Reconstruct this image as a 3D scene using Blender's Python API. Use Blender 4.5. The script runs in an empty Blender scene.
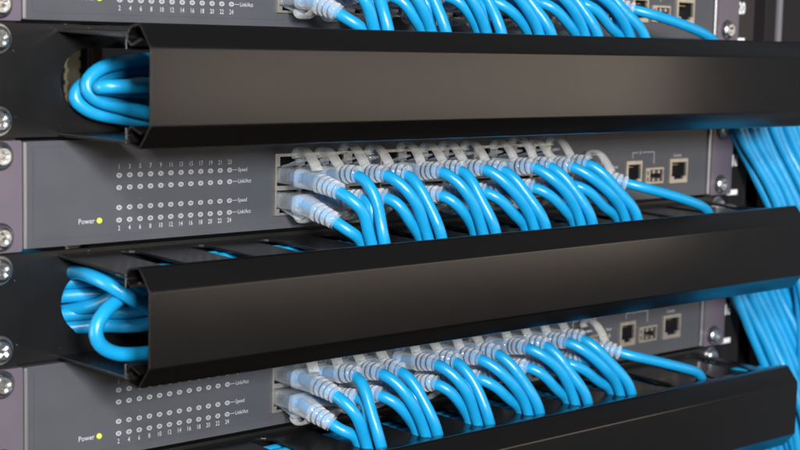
import bpy, bmesh, math, random
from mathutils import Vector, Matrix
from mathutils.geometry import tessellate_polygon
random.seed(7)
S = 0.001                                   # everything below is written in millimetres
C = bpy.data.collections.new('rack_scene'); bpy.context.scene.collection.children.link(C)
U = 44.45; PITCH = 2 * U

# ------------------------------------------------------------------ materials
def mat(name, col, rough=0.5, metal=0.0, spec=0.5, bump=0, bscale=800, var=0, vscale=60, coat=0,
        rvar=0, emit=None, estr=0):
    m = bpy.data.materials.new(name); m.use_nodes = True
    nt = m.node_tree; b = nt.nodes['Principled BSDF']
    b.inputs['Base Color'].default_value = (*col, 1)
    b.inputs['Roughness'].default_value = rough
    b.inputs['Metallic'].default_value = metal
    b.inputs['Specular IOR Level'].default_value = spec
    b.inputs['Coat Weight'].default_value = coat
    b.inputs['Coat Roughness'].default_value = 0.15
    if emit:
        b.inputs['Emission Color'].default_value = (*emit, 1); b.inputs['Emission Strength'].default_value = estr
    tc = nt.nodes.new('ShaderNodeTexCoord')
    if bump:
        n = nt.nodes.new('ShaderNodeTexNoise'); n.inputs['Scale'].default_value = bscale; n.inputs['Detail'].default_value = 3
        nt.links.new(tc.outputs['Object'], n.inputs['Vector'])
        bp = nt.nodes.new('ShaderNodeBump'); bp.inputs['Strength'].default_value = bump; bp.inputs['Distance'].default_value = 0.0003
        nt.links.new(n.outputs['Fac'], bp.inputs['Height']); nt.links.new(bp.outputs['Normal'], b.inputs['Normal'])
    if var:
        n = nt.nodes.new('ShaderNodeTexNoise'); n.inputs['Scale'].default_value = vscale; n.inputs['Detail'].default_value = 4
        nt.links.new(tc.outputs['Object'], n.inputs['Vector'])
        r = nt.nodes.new('ShaderNodeMapRange'); r.inputs[1].default_value = .3; r.inputs[2].default_value = .7
        r.inputs[3].default_value = 1 - var; r.inputs[4].default_value = 1 + var
        nt.links.new(n.outputs['Fac'], r.inputs[0])
        h = nt.nodes.new('ShaderNodeMixRGB'); h.blend_type = 'MULTIPLY'; h.inputs[0].default_value = 1
        h.inputs[1].default_value = (*col, 1); nt.links.new(r.outputs[0], h.inputs[2])
        nt.links.new(h.outputs[0], b.inputs['Base Color'])
    if rvar:
        n = nt.nodes.new('ShaderNodeTexNoise'); n.inputs['Scale'].default_value = 35; n.inputs['Detail'].default_value = 5
        nt.links.new(tc.outputs['Object'], n.inputs['Vector'])
        r = nt.nodes.new('ShaderNodeMapRange'); r.inputs[1].default_value = .3; r.inputs[2].default_value = .7
        r.inputs[3].default_value = rough - rvar; r.inputs[4].default_value = rough + rvar
        nt.links.new(n.outputs['Fac'], r.inputs[0]); nt.links.new(r.outputs[0], b.inputs['Roughness'])
    return m

def add_dust(m, amount, scale=900, col=(.5, .48, .45)):
    """sparse pale dust specks lying on the paint"""
    nt = m.node_tree; b = nt.nodes['Principled BSDF']
    tc = nt.nodes.new('ShaderNodeTexCoord')
    v = nt.nodes.new('ShaderNodeTexVoronoi'); v.inputs['Scale'].default_value = scale
    nt.links.new(tc.outputs['Object'], v.inputs['Vector'])
    lt = nt.nodes.new('ShaderNodeMath'); lt.operation = 'LESS_THAN'; lt.inputs[1].default_value = .13
    nt.links.new(v.outputs['Distance'], lt.inputs[0])
    sx = nt.nodes.new('ShaderNodeSeparateColor'); nt.links.new(v.outputs['Color'], sx.inputs[0])
    g = nt.nodes.new('ShaderNodeMath'); g.operation = 'GREATER_THAN'; g.inputs[1].default_value = 1 - amount
    nt.links.new(sx.outputs[0], g.inputs[0])
    mu = nt.nodes.new('ShaderNodeMath'); mu.operation = 'MULTIPLY'
    nt.links.new(lt.outputs[0], mu.inputs[0]); nt.links.new(g.outputs[0], mu.inputs[1])
    mx = nt.nodes.new('ShaderNodeMixRGB'); nt.links.new(mu.outputs[0], mx.inputs[0])
    src = b.inputs['Base Color']
    if src.is_linked: nt.links.new(src.links[0].from_socket, mx.inputs[1])
    else: mx.inputs[1].default_value = src.default_value
    mx.inputs[2].default_value = (*col, 1)
    nt.links.new(mx.outputs[0], src)

M = {}
M['black'] = mat('black_powder_coat', (.005, .0048, .0048), .36, spec=.5, bump=.12, bscale=1500, rvar=.05)
add_dust(M['black'], .004, 1300)
M['cover'] = mat('satin_black_cover', (.0030, .0023, .0019), .24, spec=.62, bump=.05, bscale=1500, rvar=.012)
M['finger'] = mat('gloss_black_plate', (.007, .007, .0075), .24, spec=.55, bump=.05, bscale=900, rvar=.06)
add_dust(M['finger'], .02, 1300)
M['face'] = mat('slate_grey_switch_paint', (.068, .070, .078), .42, spec=.22, bump=.10, bscale=1800, var=.05)
add_dust(M['face'], .002, 1300)
M['ear'] = mat('mauve_grey_ear_paint', (.105, .086, .108), .40, bump=.1, bscale=1500, var=.05)
M['highlight'] = mat('painted_bend_highlight', (.25, .24, .24), .3, metal=.5)  # highlight of the folded chassis edge, put into the colour
M['nickel'] = mat('nickel_shield', (.46, .42, .36), .34, metal=.7, var=.12, vscale=300)
M['socket'] = mat('black_socket_plastic', (.016, .016, .018), .4)
M['gold'] = mat('gold_contacts', (.75, .5, .2), .3, metal=1)
M['print'] = mat('white_screen_print', (.38, .39, .40), .6)
M['lens'] = mat('unlit_led_lens', (.2, .2, .2), .3)
M['power'] = mat('lit_power_led', (.45, .55, .06), .35, emit=(.60, .80, .03), estr=.55)
M['steel'] = mat('zinc_screw', (.62, .63, .62), .28, metal=1, bump=.3, bscale=900, var=.15, vscale=400)
M['dark'] = mat('dark_recess', (.004, .004, .004), .7)
M['blue'] = mat('blue_cable_jacket', (.007, .27, .54), .33, spec=.6, bump=.55, bscale=260, var=.07, vscale=120)
M['core'] = mat('blue_wire_pairs', (.10, .42, .78), .4)
M['rail'] = mat('black_rail_paint', (.011, .010, .011), .45, bump=.1)
M['railwhite'] = mat('white_rail_paint', (.85, .85, .85), .5)
M['beige'] = mat('beige_rear_rail', (.62, .54, .38), .5, var=.1)
M['dgrey'] = mat('dark_grey_post', (.016, .014, .015), .7, spec=.2)
M['brown'] = mat('brown_upright', (.12, .07, .045), .5)
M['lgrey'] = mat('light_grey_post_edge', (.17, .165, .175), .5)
M['wall'] = mat('dark_wall', (.008, .008, .010), .9)

def clear_mat(name, tint, lo, hi, rough, bmp=.4):
    m = bpy.data.materials.new(name); m.use_nodes = True; nt = m.node_tree
    b = nt.nodes['Principled BSDF']; b.inputs['Specular IOR Level'].default_value = 1; out = nt.nodes['Material Output']
    b.inputs['Base Color'].default_value = (*tint, 1); b.inputs['Roughness'].default_value = rough
    b.inputs['Coat Weight'].default_value = 1; b.inputs['Coat Roughness'].default_value = .03
    tr = nt.nodes.new('ShaderNodeBsdfTransparent'); tr.inputs[0].default_value = (.93, .97, 1, 1)
    lw = nt.nodes.new('ShaderNodeLayerWeight'); lw.inputs[0].default_value = .35
    mr = nt.nodes.new('ShaderNodeMapRange'); mr.inputs[3].default_value = lo; mr.inputs[4].default_value = hi
    nt.links.new(lw.outputs['Facing'], mr.inputs[0])
    mx = nt.nodes.new('ShaderNodeMixShader')
    nt.links.new(mr.outputs[0], mx.inputs[0]); nt.links.new(tr.outputs[0], mx.inputs[1])
    nt.links.new(b.outputs[0], mx.inputs[2]); nt.links.new(mx.outputs[0], out.inputs['Surface'])
    tc = nt.nodes.new('ShaderNodeTexCoord'); n = nt.nodes.new('ShaderNodeTexNoise'); n.inputs['Scale'].default_value = 420
    nt.links.new(tc.outputs['Object'], n.inputs['Vector'])
    bp = nt.nodes.new('ShaderNodeBump'); bp.inputs['Strength'].default_value = bmp; bp.inputs['Distance'].default_value = .0006
    nt.links.new(n.outputs['Fac'], bp.inputs['Height']); nt.links.new(bp.outputs['Normal'], b.inputs['Normal'])
    return m
M['clear'] = clear_mat('clear_connector_plastic', (.86, .90, .94), .10, .7, .05)
M['boot'] = clear_mat('frosted_boot_plastic', (.90, .93, .96), .11, .80, .06)
M['rib'] = clear_mat('clear_strain_relief_rings', (.96, .97, .98), .22, .9, .06, .9)
M['latch'] = clear_mat('yellowed_latch_plastic', (.88, .85, .78), .12, .95, .08)

# ------------------------------------------------------------------ mesh helpers (mm, world space; origin subtracts)
def obj(name, bm, m, parent=None, smooth=False, bevel=0, seg=2):
    org = Vector((0, 0, 0))
    if parent is not None:
        p = parent
        while p is not None: org = org + p.location; p = p.parent
    bmesh.ops.recalc_face_normals(bm, faces=bm.faces)
    me = bpy.data.meshes.new(name)
    for v in bm.verts: v.co = v.co * S - org
    bm.to_mesh(me); bm.free()
    for x in (m if isinstance(m, (list, tuple)) else [m]): me.materials.append(M[x])
    if smooth:
        for f in me.polygons: f.use_smooth = True
    o = bpy.data.objects.new(name, me); C.objects.link(o)
    if parent is not None: o.parent = parent
    if bevel:
        b = o.modifiers.new('bevel', 'BEVEL'); b.width = bevel * S; b.segments = seg; b.limit_method = 'ANGLE'; b.angle_limit = math.radians(40)
    return o

def thing(name, label, cat, loc, group=None):
    o = bpy.data.objects.new(name, None); C.objects.link(o)
    o.empty_display_size = .01; o.location = Vector(loc) * S
    o['label'] = label; o['category'] = cat
    if group: o['group'] = group
    return o

def box(bm, x0, x1, y0, y1, z0, z1, mi=0):
    vs = [bm.verts.new((x, y, z)) for x in (x0, x1) for y in (y0, y1) for z in (z0, z1)]
    for q in ((0, 1, 3, 2), (4, 6, 7, 5), (0, 4, 5, 1), (2, 3, 7, 6), (0, 2, 6, 4), (1, 5, 7, 3)):
        f = bm.faces.new([vs[i] for i in q]); f.material_index = mi
    return bm

def plate(bm, outer, holes, a0, a1, axis='y', mi=0):
    """flat polygon with holes given as (u,v) pairs, extruded from a0 to a1 along the axis"""
    mk = {'y': lambda u, v, a: (u, a, v), 'z': lambda u, v, a: (u, v, a), 'x': lambda u, v, a: (a, u, v)}[axis]
    loops = [outer] + list(holes)
    tris = tessellate_polygon([[Vector((u, v, 0)) for u, v in lp] for lp in loops])
    flat = [q for lp in loops for q in lp]
    A = [bm.verts.new(mk(u, v, a0)) for u, v in flat]; B = [bm.verts.new(mk(u, v, a1)) for u, v in flat]
    for t in tris:
        try:
            f = bm.faces.new([A[i] for i in t]); f.material_index = mi
            f = bm.faces.new([B[i] for i in reversed(t)]); f.material_index = mi
        except ValueError: pass
    k = 0
    for lp in loops:
        n = len(lp)
        for i in range(n):
            j = (i + 1) % n
            f = bm.faces.new((A[k + i], A[k + j], B[k + j], B[k + i])); f.material_index = mi
        k += n
    return bm

def rect(x0, x1, z0, z1): return [(x0, z0), (x1, z0), (x1, z1), (x0, z1)]
def ring(cx, cz, rx, rz, n=24, ph=0): return [(cx + rx * math.cos(ph + 2 * math.pi * i / n), cz + rz * math.sin(ph + 2 * math.pi * i / n)) for i in range(n)]
def stadium(x0, x1, z0, z1, n=14):
    r = (z1 - z0) / 2; zc = (z0 + z1) / 2
    return [(x1 - r + r * math.cos(a), zc + r * math.sin(a)) for a in [math.pi * (i / n - .5) for i in range(n + 1)]] + \
           [(x0 + r + r * math.cos(a), zc + r * math.sin(a)) for a in [math.pi * (i / n + .5) for i in range(n + 1)]]
def roundrect(x0, x1, z0, z1, r, n=5):
    out = []
    for cx, cz, a0 in ((x1 - r, z0 + r, -90), (x1 - r, z1 - r, 0), (x0 + r, z1 - r, 90), (x0 + r, z0 + r, 180)):
        for i in range(n + 1):
            a = math.radians(a0 + 90 * i / n); out.append((cx + r * math.cos(a), cz + r * math.sin(a)))
    return out

def spline(P, per=8):
    """centripetal-ish Catmull-Rom through the points"""
    P = [Vector(p) for p in P]
    Q = [2 * P[0] - P[1]] + P + [2 * P[-1] - P[-2]]
    out = []
    for i in range(1, len(Q) - 2):
        p0, p1, p2, p3 = Q[i - 1:i + 3]
        t0 = 0; t1 = t0 + max(.01, (p1 - p0).length) ** .5; t2 = t1 + max(.01, (p2 - p1).length) ** .5; t3 = t2 + max(.01, (p3 - p2).length) ** .5
        n = max(3, min(26, int((p2 - p1).length / 2.2)))
        for k in range(n):
            t = t1 + (t2 - t1) * k / n
            a1 = p0 * ((t1 - t) / (t1 - t0)) + p1 * ((t - t0) / (t1 - t0))
            a2 = p1 * ((t2 - t) / (t2 - t1)) + p2 * ((t - t1) / (t2 - t1))
            a3 = p2 * ((t3 - t) / (t3 - t2)) + p3 * ((t - t2) / (t3 - t2))
            b1 = a1 * ((t2 - t) / (t2 - t0)) + a2 * ((t - t0) / (t2 - t0))
            b2 = a2 * ((t3 - t) / (t3 - t1)) + a3 * ((t - t1) / (t3 - t1))
            out.append(b1 * ((t2 - t) / (t2 - t1)) + b2 * ((t - t1) / (t2 - t1)))
    out.append(P[-1]); return out

def relax(pts, it=3):
    for _ in range(it):
        pts = [pts[0]] + [(pts[i - 1] + pts[i] * 2 + pts[i + 1]) / 4 for i in range(1, len(pts) - 1)] + [pts[-1]]
    return pts

def sweep(bm, pts, prof, nseg=14, side0=None):
    """tube along pts; prof(i, s) -> (half width, half height, squareness)"""
    n = len(pts); rings = []
    T = [(pts[min(i + 1, n - 1)] - pts[max(i - 1, 0)]).normalized() for i in range(n)]
    sd = side0 or Vector((1, 0, 0))
    if abs(sd.dot(T[0])) > .9: sd = Vector((0, 0, 1))
    s = 0
    for i in range(n):
        if i: s += (pts[i] - pts[i - 1]).length
        sd = (sd - T[i] * sd.dot(T[i])).normalized(); up = sd.cross(T[i])
        w, h, e = prof(i, s); r = []
        for k in range(nseg):
            a = 2 * math.pi * (k + .5) / nseg; ca, sa = math.cos(a), math.sin(a)
            cx = math.copysign(abs(ca) ** e, ca); cy = math.copysign(abs(sa) ** e, sa)
            r.append(bm.verts.new(pts[i] + sd * (w * cx) + up * (h * cy)))
        rings.append(r)
    for i in range(n - 1):
        for k in range(nseg):
            j = (k + 1) % nseg
            bm.faces.new((rings[i][k], rings[i][j], rings[i + 1][j], rings[i + 1][k]))
    bm.faces.new(rings[0]); bm.faces.new(list(reversed(rings[-1])))
    return bm

def text(bm, s, x, z, size, y=-.06, align='CENTER', sx=.8, bold=.012, mi=0):
    cu = bpy.data.curves.new('t', 'FONT'); cu.body = s; cu.size = size; cu.align_x = align; cu.offset = bold * size; cu.resolution_u = 2
    o = bpy.data.objects.new('t', cu); C.objects.link(o)
    dg = bpy.context.evaluated_depsgraph_get(); me = o.evaluated_get(dg).to_mesh()
    vs = [bm.verts.new((x + v.co.x * sx, y, z + v.co.y)) for v in me.vertices]
    for p in me.polygons:
        try: f = bm.faces.new([vs[i] for i in p.vertices]); f.material_index = mi
        except ValueError: pass
    o.evaluated_get(dg).to_mesh_clear(); bpy.data.objects.remove(o); bpy.data.curves.remove(cu)

def copy_tree(o, parent=None):
    c = o.copy(); C.objects.link(c)
    if parent is not None: c.parent = parent
    for ch in o.children: copy_tree(ch, c)
    return c

# ------------------------------------------------------------------ screw (pan head, cross recess)
def screw(parent, x, z, y=-1.6, r=4.7, rot=.4):
    bm = bmesh.new(); n = 32
    cross = []                                                # plus-shaped recess outline
    a, b = .75, 2.5
    for px, pz in ((a, a), (a, b), (-a, b), (-a, a), (-b, a), (-b, -a), (-a, -a), (-a, -b), (a, -b), (a, -a), (b, -a), (b, a)):
        c, s_ = math.cos(rot), math.sin(rot); cross.append((x + px * c - pz * s_, z + px * s_ + pz * c))
    plate(bm, ring(x, z, r * .68, r * .68, n), [cross], y - 3.0, y - 1.2)
    prof = [(r, 0), (r, -1.1), (r * .93, -2.0), (r * .82, -2.6), (r * .68, -3.0)]
    rings = [[bm.verts.new((px, y + d, pz)) for px, pz in ring(x, z, rr, rr, n)] for rr, d in prof]
    for i in range(len(rings) - 1):
        for k in range(n):
            bm.faces.new((rings[i][k], rings[i][(k + 1) % n], rings[i + 1][(k + 1) % n], rings[i + 1][k]))
    bm.faces.new(rings[0])
    plate(bm, cross, [], y - 1.25, y - 1.2)
    o = obj('screw', bm, 'steel', parent)
    bw = bmesh.new(); plate(bw, ring(x, z, r + 1.0, r + 1.0, n), [ring(x, z, r - .6, r - .6, n)], y, y + .55)
    obj('washer', bw, 'steel', o)
    return o

# ------------------------------------------------------------------ network switch (built once, copied twice)
BB, BH = 1.25, 41.95
COLS = [130, 144, 158, 172, 192, 206, 220, 234, 254, 268, 282, 296]
UP_Z, LO_Z = 25.0, 13.9
def make_switch(zb, label):
    z = lambda v: zb + v
    t = thing('network_switch', label, 'network switch', (220, 0, zb), 'rack mounted switches')
    holes = []
    blocks = [(123.0, 179.2), (185.0, 241.2), (247.0, 303.2)]
    for a, b in blocks: holes.append(rect(a + .3, b - .3, z(7.6), z(34.2)))
    rj = [(320.4, 333.6), (365.0, 378.4), (403.2, 419.2)]
    for a, b in rj: holes.append(rect(a + .3, b - .3, z(9.6), z(22.6)))
    sfp = [(337.2, 352.4), (381.8, 397.4)]
    for a, b in sfp: holes.append(rect(a + .3, b - .3, z(10), z(18.4)))
    bm = bmesh.new(); plate(bm, rect(0, 440, z(BB), z(BB + BH)), holes, 0, 1.4); obj('faceplate', bm, 'face', t)
    # shallow embossed border line of the face label
    bm = bmesh.new(); plate(bm, roundrect(4.3, 316, z(4.2), z(41.4), 1.5), [roundrect(4.75, 315.5, z(4.65), z(40.95), 1.2)], -.18, .01)
    obj('label_border', bm, 'face', t)
    bm = bmesh.new()
    plate(bm, rect(.2, 439.8, z(BB + .1), z(BB + BH - .1)), [rect(1.5, 438.5, z(BB + 1.2), z(BB + BH - 1.2))], 1.42, 14)
    box(bm, .2, 439.8, 14.01, 250, z(BB + .1), z(BB + BH - .1)); obj('chassis', bm, 'face', t)
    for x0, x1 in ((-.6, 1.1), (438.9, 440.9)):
        bm = bmesh.new(); box(bm, x0, x1, -1.5, -.02, z(BB), z(BB + BH)); obj('bend_highlight_strip', bm, 'highlight', t, bevel=.55, seg=3)  # pale strips paint in the bright bend line at both body ends
    for x0, x1, sx in ((-21.3, -1.3, -10.7), (441.5, 461.3, 450.6)):
        bm = bmesh.new(); plate(bm, roundrect(x0, x1, z(.6), z(43.8), 1.0), [], -1.6, .3)
        e = obj('mounting_ear', bm, 'ear', t, bevel=.3)
        for q in (6.7, 38): screw(e, sx, z(q), rot=random.random() * 1.5)
    # shielded port blocks
    for a, b in blocks:
        hs = []
        for c in COLS:
            if a < c < b:
                hs.append([(c - 6, z(20.4)), (c + 6, z(20.4)), (c + 6, z(29)), (c + 4.4, z(29)), (c + 4.4, z(33.3)), (c - 4.4, z(33.3)), (c - 4.4, z(29)), (c - 6, z(29))])
                hs.append([(c - 6, z(10.2)), (c - 4.4, z(10.2)), (c - 4.4, z(8.3)), (c + 4.4, z(8.3)), (c + 4.4, z(10.2)), (c + 6, z(10.2)), (c + 6, z(18.4)), (c - 6, z(18.4))])
        bm = bmesh.new(); plate(bm, rect(a, b, z(7.3), z(34.6)), hs, -1.3, -.02)
        p = obj('port_block', bm, 'nickel', t)
        bm = bmesh.new(); plate(bm, rect(a + .5, b - .5, z(7.8), z(34)), hs, -.01, 9.5); box(bm, a + .5, b - .5, 9.6, 10.5, z(7.8), z(34))
        obj('socket_body', bm, 'socket', p)
    def jack(name, a, b):
        zc = (9.4 + 22.8) / 2
        hole = [(a + 1.6, z(21)), (a + 1.6, z(13)), (a + 3.8, z(13)), (a + 3.8, z(11.4)), (b - 3.8, z(11.4)), (b - 3.8, z(13)), (b - 1.2, z(13)), (b - 1.2, z(21))]
        bm = bmesh.new(); plate(bm, rect(a, b, z(9.3), z(22.9)), [hole], -1.5, -.02); p = obj(name, bm, 'nickel', t)
        bm = bmesh.new(); plate(bm, rect(a + .5, b - .5, z(9.8), z(22.4)), [hole], -.01, 9.5); box(bm, a + .5, b - .5, 9.6, 10.5, z(9.8), z(22.4)); obj('socket_body', bm, 'socket', p)
        bm = bmesh.new()
        for i in range(8): x = (a + b) / 2 - 3.6 + i * 1.02; box(bm, x, x + .5, 2.2, 9, z(19), z(19.5))
        obj('contacts', bm, 'gold', p)
    jack('network_port', *rj[0]); jack('network_port', *rj[1]); jack('console_port', *rj[2])
    for a, b in sfp:
        hole = rect(a + 3.6, b - .7, z(10.9), z(17.6))
        bm = bmesh.new(); plate(bm, rect(a, b, z(9.8), z(18.6)), [hole, rect(a + 1, a + 2.4, z(11), z(13.6)), rect(a + 1, a + 2.4, z(14.6), z(17))], -1.6, -.02); p = obj('fibre_port', bm, 'nickel', t)
        bm = bmesh.new(); box(bm, a + .6, b - .6, 6, 9, z(10.2), z(18.2)); plate(bm, rect(a + .5, b - .5, z(10.2), z(18.3)), [hole], -.01, 5.9)
        obj('socket_body', bm, 'socket', p)
        bm = bmesh.new()                                       # sprung shield fingers inside the cage mouth
        for i in range(2):
            x = a + 6.6 + i * 4.6; box(bm, x, x + 1.5, -1.1, 4, z(11.1), z(12.6)); box(bm, x, x + 1.5, -1.1, 4, z(15.4), z(17.2))
        obj('shield_finger', bm, 'nickel', p)
    # lamps: four rows of twelve
    for r_, zz in enumerate((28.4, 23.4, 15.2, 10.1)):
        for i in range(12):
            x = 43.5 + i * 5.05
            bm = bmesh.new(); plate(bm, ring(x, z(zz), 1.32, 1.02, 14), [ring(x, z(zz), .86, .62, 14)], -.14, .01)
            plate(bm, ring(x, z(zz), .84, .6, 12), [], -.1, .01, mi=1)
            obj('indicator_light', bm, ['print', 'lens'], t)
    bm = bmesh.new(); n = 16
    rings = [[bm.verts.new((px, -d, pz)) for px, pz in ring(34.2, z(10.4), rr, rr, n)] for rr, d in ((1.2, -.01), (1.15, .4), (.85, .75), (.35, .9))]
    for i in range(3):
        for k in range(n): bm.faces.new((rings[i][k], rings[i][(k + 1) % n], rings[i + 1][(k + 1) % n], rings[i + 1][k]))
    bm.faces.new(rings[-1]); obj('power_light', bm, 'power', t, smooth=True)
    # screen-printed lettering
    bm = bmesh.new()
    for i in range(12):
        x = 43.5 + i * 5.05
        text(bm, str(2 * i + 1), x, z(31.0), 2.75)
    obj('printed_port_numbers', bm, 'print', t); bm = bmesh.new()
    for i in range(12):
        text(bm, str(2 * i + 2), 43.5 + i * 5.05, z(5.9), 2.75)
    obj('printed_port_numbers', bm, 'print', t); bm = bmesh.new()
    for zz, w in ((28.4, 'Speed'), (23.4, 'Link/Act'), (15.2, 'Speed'), (10.1, 'Link/Act')):
        plate(bm, rect(100.7, 103.2, z(zz - .12), z(zz + .12)), [], -.07, -.02)
        text(bm, w, 103.5, z(zz - .8), 2.45, align='LEFT', sx=.85)
    obj('printed_lamp_names', bm, 'print', t); bm = bmesh.new()
    text(bm, 'Power', 32.0, z(9.5), 3.0, align='RIGHT', sx=.95)
    obj('printed_power_word', bm, 'print', t); bm = bmesh.new()
    text(bm, 'Console', 411.2, z(24.0), 2.5, sx=.85)
    obj('printed_console_word', bm, 'print', t); bm = bmesh.new()
    text(bm, 'Reset', 357.0, z(19.4), 2.3, sx=.85)
    plate(bm, ring(357.5, z(16.4), 1.0, 1.0, 12), [ring(357.5, z(16.4), .6, .6, 12)], -.07, -.02)
    for x0, n_ in ((327, '25'), (371.6, '26')):
        x1 = x0 + 18.6; zt = 27.3; xm = x0 + 6.5
        plate(bm, rect(x0, xm - 2.0, z(zt - .2), z(zt + .2)), [], -.07, -.02)
        plate(bm, rect(xm + 2.0, x1, z(zt - .2), z(zt + .2)), [], -.07, -.02)
        plate(bm, rect(x0 - .2, x0 + .2, z(zt - 3), z(zt + .2)), [], -.09, -.02)
        plate(bm, rect(x1 - .2, x1 + .2, z(zt - 6.5), z(zt + .2)), [], -.09, -.02)
        text(bm, n_, xm, z(zt - .8), 2.4)
    obj('printed_uplink_marks', bm, 'print', t); bm = bmesh.new()
    for i, c in enumerate(COLS):
        plate(bm, rect(c + 6.8, c + 7.1, z(35.6), z(37.4)), [], -.07, -.02); plate(bm, rect(c + 6.8, c + 7.1, z(4.4), z(6.2)), [], -.07, -.02)
    obj('printed_port_ticks', bm, 'print', t)
    return t

SW_Z = [PITCH, 0.0, -PITCH]; MN_Z = [U, -U, -3 * U]
sw = make_switch(SW_Z[0], 'top grey rack switch, only its lower edge showing above the highest cable cover')
for zb, lb in ((SW_Z[1], 'middle grey rack switch with its whole left face between two cable covers'),
               (SW_Z[2], 'bottom grey rack switch showing between the second and third cable covers')):
    c = copy_tree(sw); c.location = Vector((220, 0, zb)) * S; c['label'] = lb

# ------------------------------------------------------------------ cable manager
SLOTS = [43.5 + 34.5 * k for k in range(12)]
def fillet(pts, r, n=5):
    out = [Vector(pts[0])]
    for i in range(1, len(pts) - 1):
        a, b, c = (Vector(q) for q in pts[i - 1:i + 2])
        u = (a - b).normalized(); v = (c - b).normalized(); ang = u.angle(v)
        d = min(r / math.tan(ang / 2), (a - b).length * .45, (c - b).length * .45); rr = d * math.tan(ang / 2)
        p0 = b + u * d; p1 = b + v * d; cen = b + (u + v).normalized() * (rr / math.sin(ang / 2))
        for k in range(n + 1):
            w = (p0 - cen).lerp(p1 - cen, k / n); out.append(cen + w.normalized() * rr)
    out.append(Vector(pts[-1])); return out
def thick(poly, t):
    L, R_ = [], []
    n = len(poly)
    for i in range(n):
        d = (poly[min(i + 1, n - 1)] - poly[max(i - 1, 0)]).normalized(); nn = Vector((-d.y, d.x))
        L.append(tuple(poly[i])); R_.append(tuple(poly[i] + nn * t))
    return L + R_[::-1]
def make_manager(zb, label):
    z = lambda v: zb + v; zc = zb + U / 2
    t = thing('cable_manager', label, 'cable manager', (220, 0, zb), 'rack cable managers')
    bm = bmesh.new()
    plate(bm, roundrect(-21.3, 461.3, z(.35), z(44.1), 1), [stadium(16.6, 72, z(9.3), z(35.2)), stadium(372, 426, z(9.3), z(35.2))], 0, 1.6)
    bp_ = obj('back_plate', bm, 'black', t, bevel=.25)
    for x in (-10.7, 450.6):
        for q in (6.9, 38.2): screw(bp_, x, z(q), y=-.6, rot=random.random() * 1.5)
    for top in (True, False):
        out = [(15.2, -.05), (15.2, -49)]
        for s in SLOTS:                                        # comb: wide slot, narrow mouth at the front
            arc = [(s - 5.5, -41), (s - 5.5, -9.5)] + [(s + 5.5 * math.cos(a), -9.5 + 5.5 * math.sin(a)) for a in [math.pi * (1 - i / 8) for i in range(1, 8)]] + [(s + 5.5, -9.5), (s + 5.5, -41)]
            out += [(s - 3, -49), (s - 3, -44)] + arc + [(s + 3, -44), (s + 3, -49)]
        out += [(435.5, -49), (435.5, -.05)]
        z0, z1 = (41.2, 42.5) if top else (.55, 1.8)
        bm = bmesh.new(); plate(bm, out, [], z(z0), z(z1), 'z')
        def sag(): 
            for v in bm.verts: v.co.z -= (-v.co.y / 49) * 1.5 if top else 0
        edges = [15.2] + [e for s in SLOTS for e in (s - 3, s + 3)] + [435.5]
        for a, b in zip(edges[::2], edges[1::2]):              # turned lip on the end of each finger
            if top: box(bm, a, b, -49, -47.8, z(36.8), z(z0) - .01)
            else: box(bm, a, b, -49, -47.8, z(z1) + .01, z(6.6))
        sag(); obj('finger_plate', bm, 'finger', t, bevel=.3)
    half = [(-62.2, 17.4), (-56.0, 15.2), (-53.4, 17.6), (-55.0, 20.9), (-61.3, 22.05), (-67.9, 14.2)]
    prof = fillet(half + [(a, -b) for a, b in reversed(half)], 1.3)
    bm = bmesh.new(); plate(bm, [(a, b + zc) for a, b in thick(prof, -.85)], [], 12.6, 437.6, 'x')
    o = obj('cover', bm, 'cover', t, bevel=.28)
    for p in o.data.polygons: p.use_smooth = len(p.vertices) == 4
    return t
mg = make_manager(MN_Z[0], 'topmost black cable manager, whose open left end shows a doubled loop of blue cable')
for zb, lb in ((MN_Z[1], 'middle black cable manager, with a single blue loop hanging low in its open left end'),
               (MN_Z[2], 'lowest black cable manager, whose cover ends at the lower right')):
    c = copy_tree(mg); c.location = Vector((220, 0, zb)) * S; c['label'] = lb

# ------------------------------------------------------------------ rack rails and cabinet
ZLO, ZHI = -330, 300
rk = thing('equipment_rack', 'black rack frame behind the switches with white unit numbers 20, 18 and 16', 'rack', (220, 3, ZLO))
for x0, x1, xs in ((-40, -2, -10.7), (441.5, 481.5, 450.6)):
    hs = []
    k = math.floor(ZLO / U) + 1
    while k * U < ZHI - U:
        for q in (6.35, 22.2, 38.1): hs.append(rect(xs - 4.7, xs + 4.7, k * U + q - 4.7, k * U + q + 4.7))
        k += 1
    bm = bmesh.new(); plate(bm, rect(x0, x1, ZLO, ZHI), hs, 2.2, 4.2)
    xe = x0 if x0 < 0 else x1 - 2
    box(bm, xe, xe + 2, 4.21, 60, ZLO, ZHI)
    r_ = obj('mounting_rail', bm, 'rail', rk)
    for un in range(14, 23):
        bm = bmesh.new()
        zb = (un - 18) * U; xt = 468.5 if x0 > 0 else -33
        text(bm, str(un), xt + .4, zb + 16.6, 9.2, y=2.1, bold=.035, sx=.72)
        if un % 2 == 0 and x0 > 0: plate(bm, rect(462.6, 472.5, zb - .6, zb + 2.4), [], 1.7, 2.15)
        obj('printed_number', bm, 'railwhite', r_)
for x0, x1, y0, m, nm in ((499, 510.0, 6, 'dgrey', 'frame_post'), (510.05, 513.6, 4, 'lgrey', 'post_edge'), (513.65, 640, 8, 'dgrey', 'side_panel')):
    bm = bmesh.new(); box(bm, x0, x1, y0, y0 + 40, ZLO, ZHI); obj(nm, bm, m, rk, bevel=.5)
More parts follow.
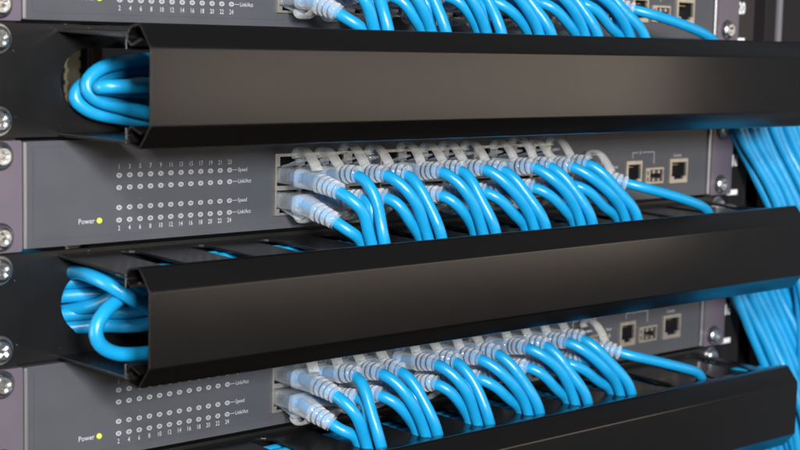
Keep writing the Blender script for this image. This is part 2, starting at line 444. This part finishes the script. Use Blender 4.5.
# rear beige perforated strip and dark uprights seen through the left cable hole
bm = bmesh.new(); hs = []
zz = -320
edge_l, edge_r = [], []
while zz < 296:
    edge_l += [(177, zz), (177, zz + 4), (177.9, zz + 4.6), (177.9, zz + 6.4)]; edge_r += [(186, zz), (186, zz + 4), (185.0, zz + 4.6), (185.0, zz + 6.4)]
    zz += 7
plate(bm, edge_l + list(reversed(edge_r)), [], 264, 267); obj('perforated_strip', bm, 'beige', rk)
for x0, x1, m in ((188, 196, 'dgrey'), (199, 206, 'brown')):
    bm = bmesh.new(); box(bm, x0, x1, 272, 276, ZLO, ZHI); obj('rear_upright', bm, m, rk)

bm = bmesh.new(); box(bm, -3000, 3000, 900, 920, -1500, 1500)
o = obj('wall', bm, 'wall'); o['kind'] = 'structure'
bm = bmesh.new(); box(bm, -3000, 3000, -3000, 899, -1510, -1500)
o = obj('floor', bm, 'wall'); o['kind'] = 'structure'

# ------------------------------------------------------------------ cables
RC = 2.65
ORD = ['first', 'second', 'third', 'fourth', 'fifth', 'sixth', 'seventh', 'eighth', 'ninth', 'tenth', 'eleventh', 'twelfth']
SWN = ['top', 'middle', 'bottom']
LANE_Y = [-8.5, -15, -21.5, -28, -34.5, -41]
LANE_Z = [6.0, 12.2, 18.4, 24.6, 30.8, 37.0]
def J(a): return random.uniform(-a, a)

def exit_right(zb, ly, lz, j, back):
    """from the right end of the duct the cable bends down and outwards beside the rail"""
    dx = 2 + 5.2 * j + (2.8 if back else 0) + J(.9); dy = (5.6 if back else 0) + J(1.4)
    q = zb + U / 2
    return [(437, ly * .75 - 2 + dy * .3, zb + lz), (445 + dx * .8, -7 - .9 * j + dy, zb + 9 + 2.2 * j + J(1)),
            (456 + dx, -9 - 1.2 * j + dy, zb - 10 + J(1)), (472 + dx * .9 + J(1.8), -18 - 1.6 * j + dy + J(3), zb - 42),
            (487 + dx * .8 + J(2.5), -28 - 1.4 * j + dy + J(4), zb - 80), (497 + dx * .75 + J(3), -36 - j + dy, zb - 130), (503 + dx * .75 + J(3), -36 - j + dy, -330)]
def exit_rear(zb, ly, lz):
    return [(345, ly, zb + lz), (385 + J(4), ly * .4 - 4, zb + 14 + lz * .38), (402 + J(5), 12, zb + 14 + lz * .4), (404 + J(6), 60, zb + 14 + lz * .4), (402 + J(8), 190, zb + 14 + lz * .4)]

def patch(si, x, z0, upper, ci, idx, label, short=False):
    zs = SW_Z[si]; zm = MN_Z[si]
    t = thing('patch_cable', label, 'patch cable', (x, 0, zs + z0), 'blue patch cables plugged into the switches')
    jx, jz = J(1.1), J(.8)
    c = Vector((x, 0, zs + z0))
    # course of the connector and boot
    k = ci // 2; odd = ci % 2
    slot = 147 + 34.5 * k if not short else 147 + 34.5 * 7
    if short:
        nose = [c, c + Vector((0, -12, 0)), c + Vector((1.6, -22, -.4)), c + Vector((5, -31, -2.2))]
        fall = [c + Vector((19, -39, -6)), c + Vector((38, -44.5, -11.5)), (slot - 7, -44, zs - .5), (slot, -42, zs - 9), (slot + 3, -38, zm + 28)]
    elif upper:
        zd = -5.2 if ci == 0 else J(.9) + .9; yd = -3 if ci == 0 else (2 if odd else -.5)
        nose = [c, c + Vector((0, -13, .1 + zd * .1)), c + Vector((.5 + jx * .4, -25 + yd * .6, .6 + zd * .55)), c + Vector((1.8 + jx, -34 + yd, .4 + zd))]
        xs = slot - 2.6 + 4.2 * odd + J(.4); ys = (-42.3 if not odd else -46.4) + J(.7); d = xs - x - 1
        e = nose[-1]
        b1, b2 = J(1.3), J(1.5)
        fall = [Vector((x + 1 + d * .20, e.y - 5.8, zs + z0 - 4.0 + zd + b1 * .5)), Vector((x + 1 + d * .46 + b1, max(e.y - 9.2, ys - 2) + b2 * .5, zs + 14 + zd * .5 + b2)),
                Vector((xs - 2.6 - d * .06, ys - .3, zs + 4)), (xs + .6, ys + .3, zs - 4), (xs + 4.5, ys + 1.5, zm + 31)]
    else:
        zd = -6.5 if ci == 0 else J(.7) + 2.6; yd = 2 if ci == 0 else -.5 - odd
        nose = [c, c + Vector((0, -12, zd * .1)), c + Vector((.6 + jx * .4, -24, zd * .6)), c + Vector((2.0 + jx, -34 + yd, .3 + zd))]
        xs = slot - 3.0 + 5.6 * odd + J(.3); ys = (-37 if not odd else -35.0) + J(.5); d = xs - x - 1
        e = nose[-1]
        b1 = J(.9)
        fall = [Vector((x + 1 + d * .26, e.y - 4.4, e.z - 3.6)), Vector((x + 1 + d * .56 + b1, (e.y + ys) / 2 - 3.4, zs + (6.2 if ci else 2.6) + b1)),
                (xs - .8, ys - .6, zs - 1.2), (xs + 1.4, ys + .5, zs - 7), (xs + 5, ys + 2, zm + 29)]
    ly = LANE_Y[(idx * 5) % 6]; lz = LANE_Z[min(3, idx // 6)] if idx < 24 else LANE_Z[3]
    xi = (fall[-1][0])
    nx = 26
    duct = [(min(xi + nx, 425), ly, zm + lz + 3)]
    xx = xi + nx + 40
    endx = 340 if idx >= 14 or idx % 2 == 0 and False else 410
    goes_out = idx < 19
    while xx < (412 if goes_out else 322):
        duct.append((xx, ly + J(1), zm + lz + J(1))); xx += 45
    if goes_out: tail = exit_right(zm, ly, lz, idx if idx < 10 else idx - 10, idx >= 10)
    else:
        if xi > 318: tail = exit_rear(zm, ly, lz)[1:]; duct = [(min(xi + 18, 378), ly, zm + lz + 6)]
        else: tail = exit_rear(zm, ly, lz)
        if xi + nx > 372: duct = [(372 if xi < 372 else xi + 5, ly, zm + 26)]; tail = tail[-3:]
    if xi > 372 and not goes_out: duct = [(xi + 3, -22, zm + 24)]; tail = [(xi + 4, 8, zm + 22), (xi + 2, 60, zm + 22), (xi, 190, zm + 22)]
    npts = spline(nose); 
    full = relax(spline([tuple(q) for q in nose[1:]] + [tuple(q) for q in fall] + duct + tail), 7)
    bm = sweep(bmesh.new(), full, lambda i, s: (RC, RC, 1), 12); obj('jacket', bm, 'blue', t, smooth=True)
    # plug body (clear) with coloured pairs inside
    a = spline([tuple(c + Vector((0, 8, 0))), tuple(c + Vector((0, -6, 0))), tuple(c + Vector((0, -13.5, -.2)))])
    bm = sweep(bmesh.new(), a, lambda i, s: (5.7, 3.7, .35), 16); pl = obj('plug', bm, 'clear', t, smooth=False)
    bm = sweep(bmesh.new(), a[len(a) // 2 + 1:], lambda i, s: (3.9, 2.3, .5), 12); obj('wire_pairs', bm, 'core', pl, smooth=True)
    # boot: moulded hood then ribbed strain relief, following the course
    crv = spline([tuple(q) for q in nose] + [tuple(fall[0])])
    seg = []; s = 0
    fine = []
    for i in range(len(crv) - 1):
        for kk in range(5): fine.append(crv[i].lerp(crv[i + 1], kk / 5))
    L0, L1, L2 = (11.5, 23.5, 36.5) if ci == 0 and upper and not short else ((9.5, 20, 31) if short else (10.5, 22.0, 34.0 if not upper or not odd else 32.0))
    pr = None; acc = 0; body = []; sl = []
    for q in fine:
        if pr is not None: acc += (q - pr).length
        pr = q
        if L0 <= acc <= L2: body.append(q); sl.append(acc)
    body = relax(body, 2)
    def bprof(i, _):
        d = sl[i]
        if d < L1:
            u = (d - L0) / (L1 - L0)
            e = .42 + .25 * u; w = 6.1 - 1.6 * u; h = 4.4 - .5 * u
            if d - L0 < .8: w -= .5; h -= .5
            return (w, h, e)
        u = (d - L1) / (L2 - L1); r = 4.5 - .7 * u
        ph = ((d - L1) / 2.9) % 1
        if ph > .60: r = 2.85
        return (r, r, .8 + .2 * min(1, u * 3))
    bm = sweep(bmesh.new(), body, bprof, 16); bm.faces.ensure_lookup_table()
    for i_ in range(len(body) - 1):
        for k_ in range(16):
            if sl[i_] > L1 - .3 and ((sl[i_] - L1) / 2.9) % 1 < .6: bm.faces[i_ * 16 + k_].material_index = 1
    obj('boot', bm, ['boot', 'rib'], t, smooth=True)
    # snagless latch hood curving up (or down) and back to the socket
    sg = 1 if upper else -1
    hp = [(22, 3.6), (18.8, 7.6), (15, 11.2), (11, 12.8), (8.0, 12.0), (6.4, 10.0), (7.4, 8.6)] if upper else [(21.5, 4.2), (17.5, 7.6), (13, 9.3), (9.6, 9.0), (8, 7.4), (8.8, 6.2)]
    jl = J(1.0); jh = J(1.0)
    pts = spline([(x + .3 + jx * .3 + (jh if h > 6 else 0), -d, zs + z0 + sg * (h + (jl if h > 6 else 0))) for d, h in hp])
    bm = sweep(bmesh.new(), pts, lambda i, s: (3.0 - .02 * s, .9, .6), 12); obj('latch_hood', bm, 'latch', t, smooth=True)
    bm = sweep(bmesh.new(), spline([(x, 1, zs + z0 + sg * 3.6), (x, -6, zs + z0 + sg * 5.4), (x, -11.5, zs + z0 + sg * 7.4)]), lambda i, s: (2.9, .6, .5), 10)
    obj('latch_tab', bm, 'clear', t, smooth=True)
    return t

for si in range(3):
    idx = 0
    for ci, x in enumerate(COLS):
        for upper in (False, True):
            lab = 'blue patch cable in the %s %s port from the left of the %s switch' % (ORD[ci], 'upper' if upper else 'lower', SWN[si])
            patch(si, x, UP_Z if upper else LO_Z, upper, ci, idx, lab); idx += 1
    patch(si, 327, 16.6, True, 0, 14, 'lone blue patch cable right of the main port block of the %s switch' % SWN[si], short=True)

# slack loops lying in the managers' open left ends
def slack(pts, zm, label, cat='cable', r=2.85):
    P = [(a, b, c + zm) for a, b, c in pts]
    crv = relax(spline(P), 2)
    xs = min(crv, key=lambda q: q.x)
    bm = bmesh.new(); sweep(bm, crv, lambda i, s: (r, r, 1), 14)
    o = obj('network_cable', bm, 'blue', None, smooth=True)
    for v in o.data.vertices: v.co -= xs * S
    o.location = xs * S
    o['label'] = label; o['category'] = cat; o['group'] = 'slack blue cables in the cable managers'
    return o
def far(y, z): return [(340, y, z), (384, y * .4 - 3, 14 + z * .38), (398, 12, 15 + z * .35), (400, 70, 15 + z * .35), (400, 190, 15 + z * .35)]
for mi_, zm in enumerate(MN_Z):
    if mi_ == 0:
        W_ = 'topmost manager'
        slack(far(-21, 36)[::-1] + [(200, -20, 36), (120, -18, 35), (80, -14, 33.5), (54, -10, 31.2), (40, -9, 30), (28.5, -8, 26.8), (22.8, -8, 21), (26, -9, 15.8), (38, -11, 12.2), (56, -14, 8.8), (90, -18, 8), (200, -16, 11)] + far(-14, 12),
              zm, 'thick outer blue loop curling round in the left end of the %s' % W_)
        slack(far(-8, 37)[::-1] + [(200, -8, 37), (110, -6, 34), (62, -4, 28), (40, -3, 25.2), (24.5, -2.5, 20.5), (20.6, -3, 15.6), (26, -4.5, 10.8), (42, -7, 7.3), (80, -12, 4.9), (200, -12, 5)] + far(-10, 6),
              zm, 'blue loop nested just below the outer loop in the left end of the %s' % W_)
        slack(far(-34, 37)[::-1] + [(200, -34, 37), (110, -32, 34), (70, -26, 27), (52, -23, 22.5), (36, -21, 20.8), (27, -19, 20.6), (24.4, -16, 20.4), (27, -13, 20), (36, -11, 19), (60, -9, 16.5), (120, -8, 16)] + far(-8, 16),
              zm, 'short blue bend nested inside the loops in the left end of the %s' % W_)
        slack([(150, 190, 20), (70, 60, 14), (38, 20, 11.5), (31, 11, 11.2), (44, 3, 12), (60, -4, 14), (90, -10, 22), (200, -28, 36)] + far(-28, 37),
              zm, 'blue cable passing back through the hole beneath the loops of the %s' % W_)
        slack([(160, 190, 26), (110, 60, 26), (66, 14, 26), (74, -4, 27), (100, -30, 36), (200, -41, 37)] + far(-41, 37),
              zm, 'blue cable in the shade behind the inner bend of the %s' % W_)
    elif mi_ == 1:
        W_ = 'middle manager'
        slack([(12, 190, 20), (10, 70, 18), (16, 22, 16), (27, -4, 21), (33, -20, 28.0), (24, -30, 27.6), (15, -34, 24), (10.6, -35, 18.0), (12.5, -35, 12), (19, -35.2, 8), (30, -35.5, 6.4), (48, -35, 6.4), (90, -34, 8), (200, -34, 10)] + far(-34, 10),
              zm, 'blue cable hanging in a low open loop at the left end of the %s' % W_)
        slack([(20, 190, 30), (20, 60, 31), (24, 20, 32), (21, -6, 35.5), (17, -24, 36.2), (20, -33, 33.4), (29, -36, 27.0), (44, -36.5, 19.6), (62, -36, 14), (100, -36, 16), (200, -40, 30)] + far(-40, 34),
              zm, 'blue cable slanting down across the open left end of the %s' % W_)
        slack([(26, 190, 33), (26, 60, 33), (30, 20, 33), (29, -10, 36), (27, -27, 36.4), (33, -34, 33.5), (46, -36, 27.5), (66, -36, 23), (110, -34, 26), (200, -28, 36)] + far(-28, 37),
              zm, 'blue cable just above the slanting one in the open end of the %s' % W_)
        for (za, zb_, nm) in ((30.5, 33.5, 'highest'), (25.0, 28.5, 'second highest'), (17.4, 19.5, 'third highest'), (11.8, 14.6, 'lowest')):
            i = (30.5, 25.0, 17.4, 11.8).index(za)
            slack([(-8 + 3 * i, 190, za - 6), (-6 + 2 * i, 60, za - 5), (4 + i, 22, za - 2.4), (19, 6, za - .5), (32, -3, za + .8), (46, -9 - 2 * i, za + 1.5), (78, LANE_Y[i], (36.6, 36.4, 31, 24)[i]), (140, LANE_Y[i], [36.8, 36.8, 36.5, 30.6][i]), (200, LANE_Y[i], [36.8, 36.8, 36.5, 30.6][i])] + far(LANE_Y[i], [36.8, 36.8, 36.5, 30.6][i]),
                  zm, '%s of four blue cables through the left hole of the %s' % (nm, W_))
        slack([(40, 190, 33), (40, 60, 33), (42, 16, 33), (46, -16, 35.5), (80, -44, 36.8), (200, -44, 37)] + far(-44, 37),
              zm, 'blue cable running under the front finger ends of the %s' % W_)
    else:
        W_ = 'lowest manager'
        for i, nm in enumerate(('rearmost', 'second', 'third', 'fourth', 'fifth')):
            slack([(-8 + 5 * i, 190, 20 + 2 * i), (-4 + 4 * i, 60, 20 + 2 * i), (24 + 2 * i, 10, 24 + i), (60, LANE_Y[i] * .6, 32), (110, LANE_Y[i], 36.6), (200, LANE_Y[i], 36.8)] + far(LANE_Y[i], 36.8),
                  zm, '%s blue cable from the back plate under the slots of the %s' % (nm, W_))

# ------------------------------------------------------------------ light
w = bpy.data.worlds.new('World'); bpy.context.scene.world = w; w.use_nodes = True
w.node_tree.nodes['Background'].inputs[0].default_value = (.80, .88, 1.0, 1)
w.node_tree.nodes['Background'].inputs[1].default_value = .13
def area(name, loc, target, sx, sy, power, col):
    l = bpy.data.lights.new(name, 'AREA'); l.shape = 'RECTANGLE'; l.size = sx * S; l.size_y = sy * S; l.energy = power; l.color = col
    o = bpy.data.objects.new(name, l); C.objects.link(o); o.location = Vector(loc) * S
    o.rotation_euler = (Vector(target) - Vector(loc)).to_track_quat('-Z', 'Y').to_euler()
area('front_window_light', (-520, -1450, 350), (200, 0, 0), 260, 260, 40, (.95, .97, 1))
area('room_light', (1060, -1340, 60), (260, -60, 0), 1750, 460, 5.0, (1, .83, .68))
area('added_glint_lamp', (-560, -900, 520), (210, 0, -10), 110, 110, 8, (1, .98, .95))  # small unseen lamp added for glints on the clear boots
area('added_side_fill', (-600, 120, 0), (200, 265, 0), 160, 420, 3, (1, .96, .9))  # unseen lamp added to brighten the beige rear strip

# ------------------------------------------------------------------ camera
YAW, PIT, ROL = math.radians(42.8024757), math.radians(6.66378199), math.radians(1.3281855)
f = Vector((math.sin(YAW) * math.cos(PIT), math.cos(YAW) * math.cos(PIT), -math.sin(PIT)))
r = Vector((math.cos(YAW), -math.sin(YAW), 0)); u = r.cross(f)
r2 = r * math.cos(ROL) + u * math.sin(ROL); u2 = -r * math.sin(ROL) + u * math.cos(ROL)
cd = bpy.data.cameras.new('camera'); cam = bpy.data.objects.new('camera', cd); C.objects.link(cam)
cam.matrix_world = Matrix.Translation(Vector((-307.5445, -547.5879, 85.5404)) * S) @ Matrix((r2, u2, -f)).transposed().to_4x4()
cd.sensor_width = 36; cd.lens = 1582.4877 * 36 / 800; cd.clip_start = .01; cd.clip_end = 50
cd.dof.use_dof = True; cd.dof.focus_distance = .70; cd.dof.aperture_fstop = 14
sc = bpy.context.scene; sc.camera = cam
sc.view_settings.view_transform = 'Standard'; sc.view_settings.look = 'None'; sc.view_settings.exposure = 0; sc.view_settings.gamma = 1
sc.cycles.transparent_max_bounces = 24; sc.cycles.max_bounces = 8; sc.cycles.use_denoising = True
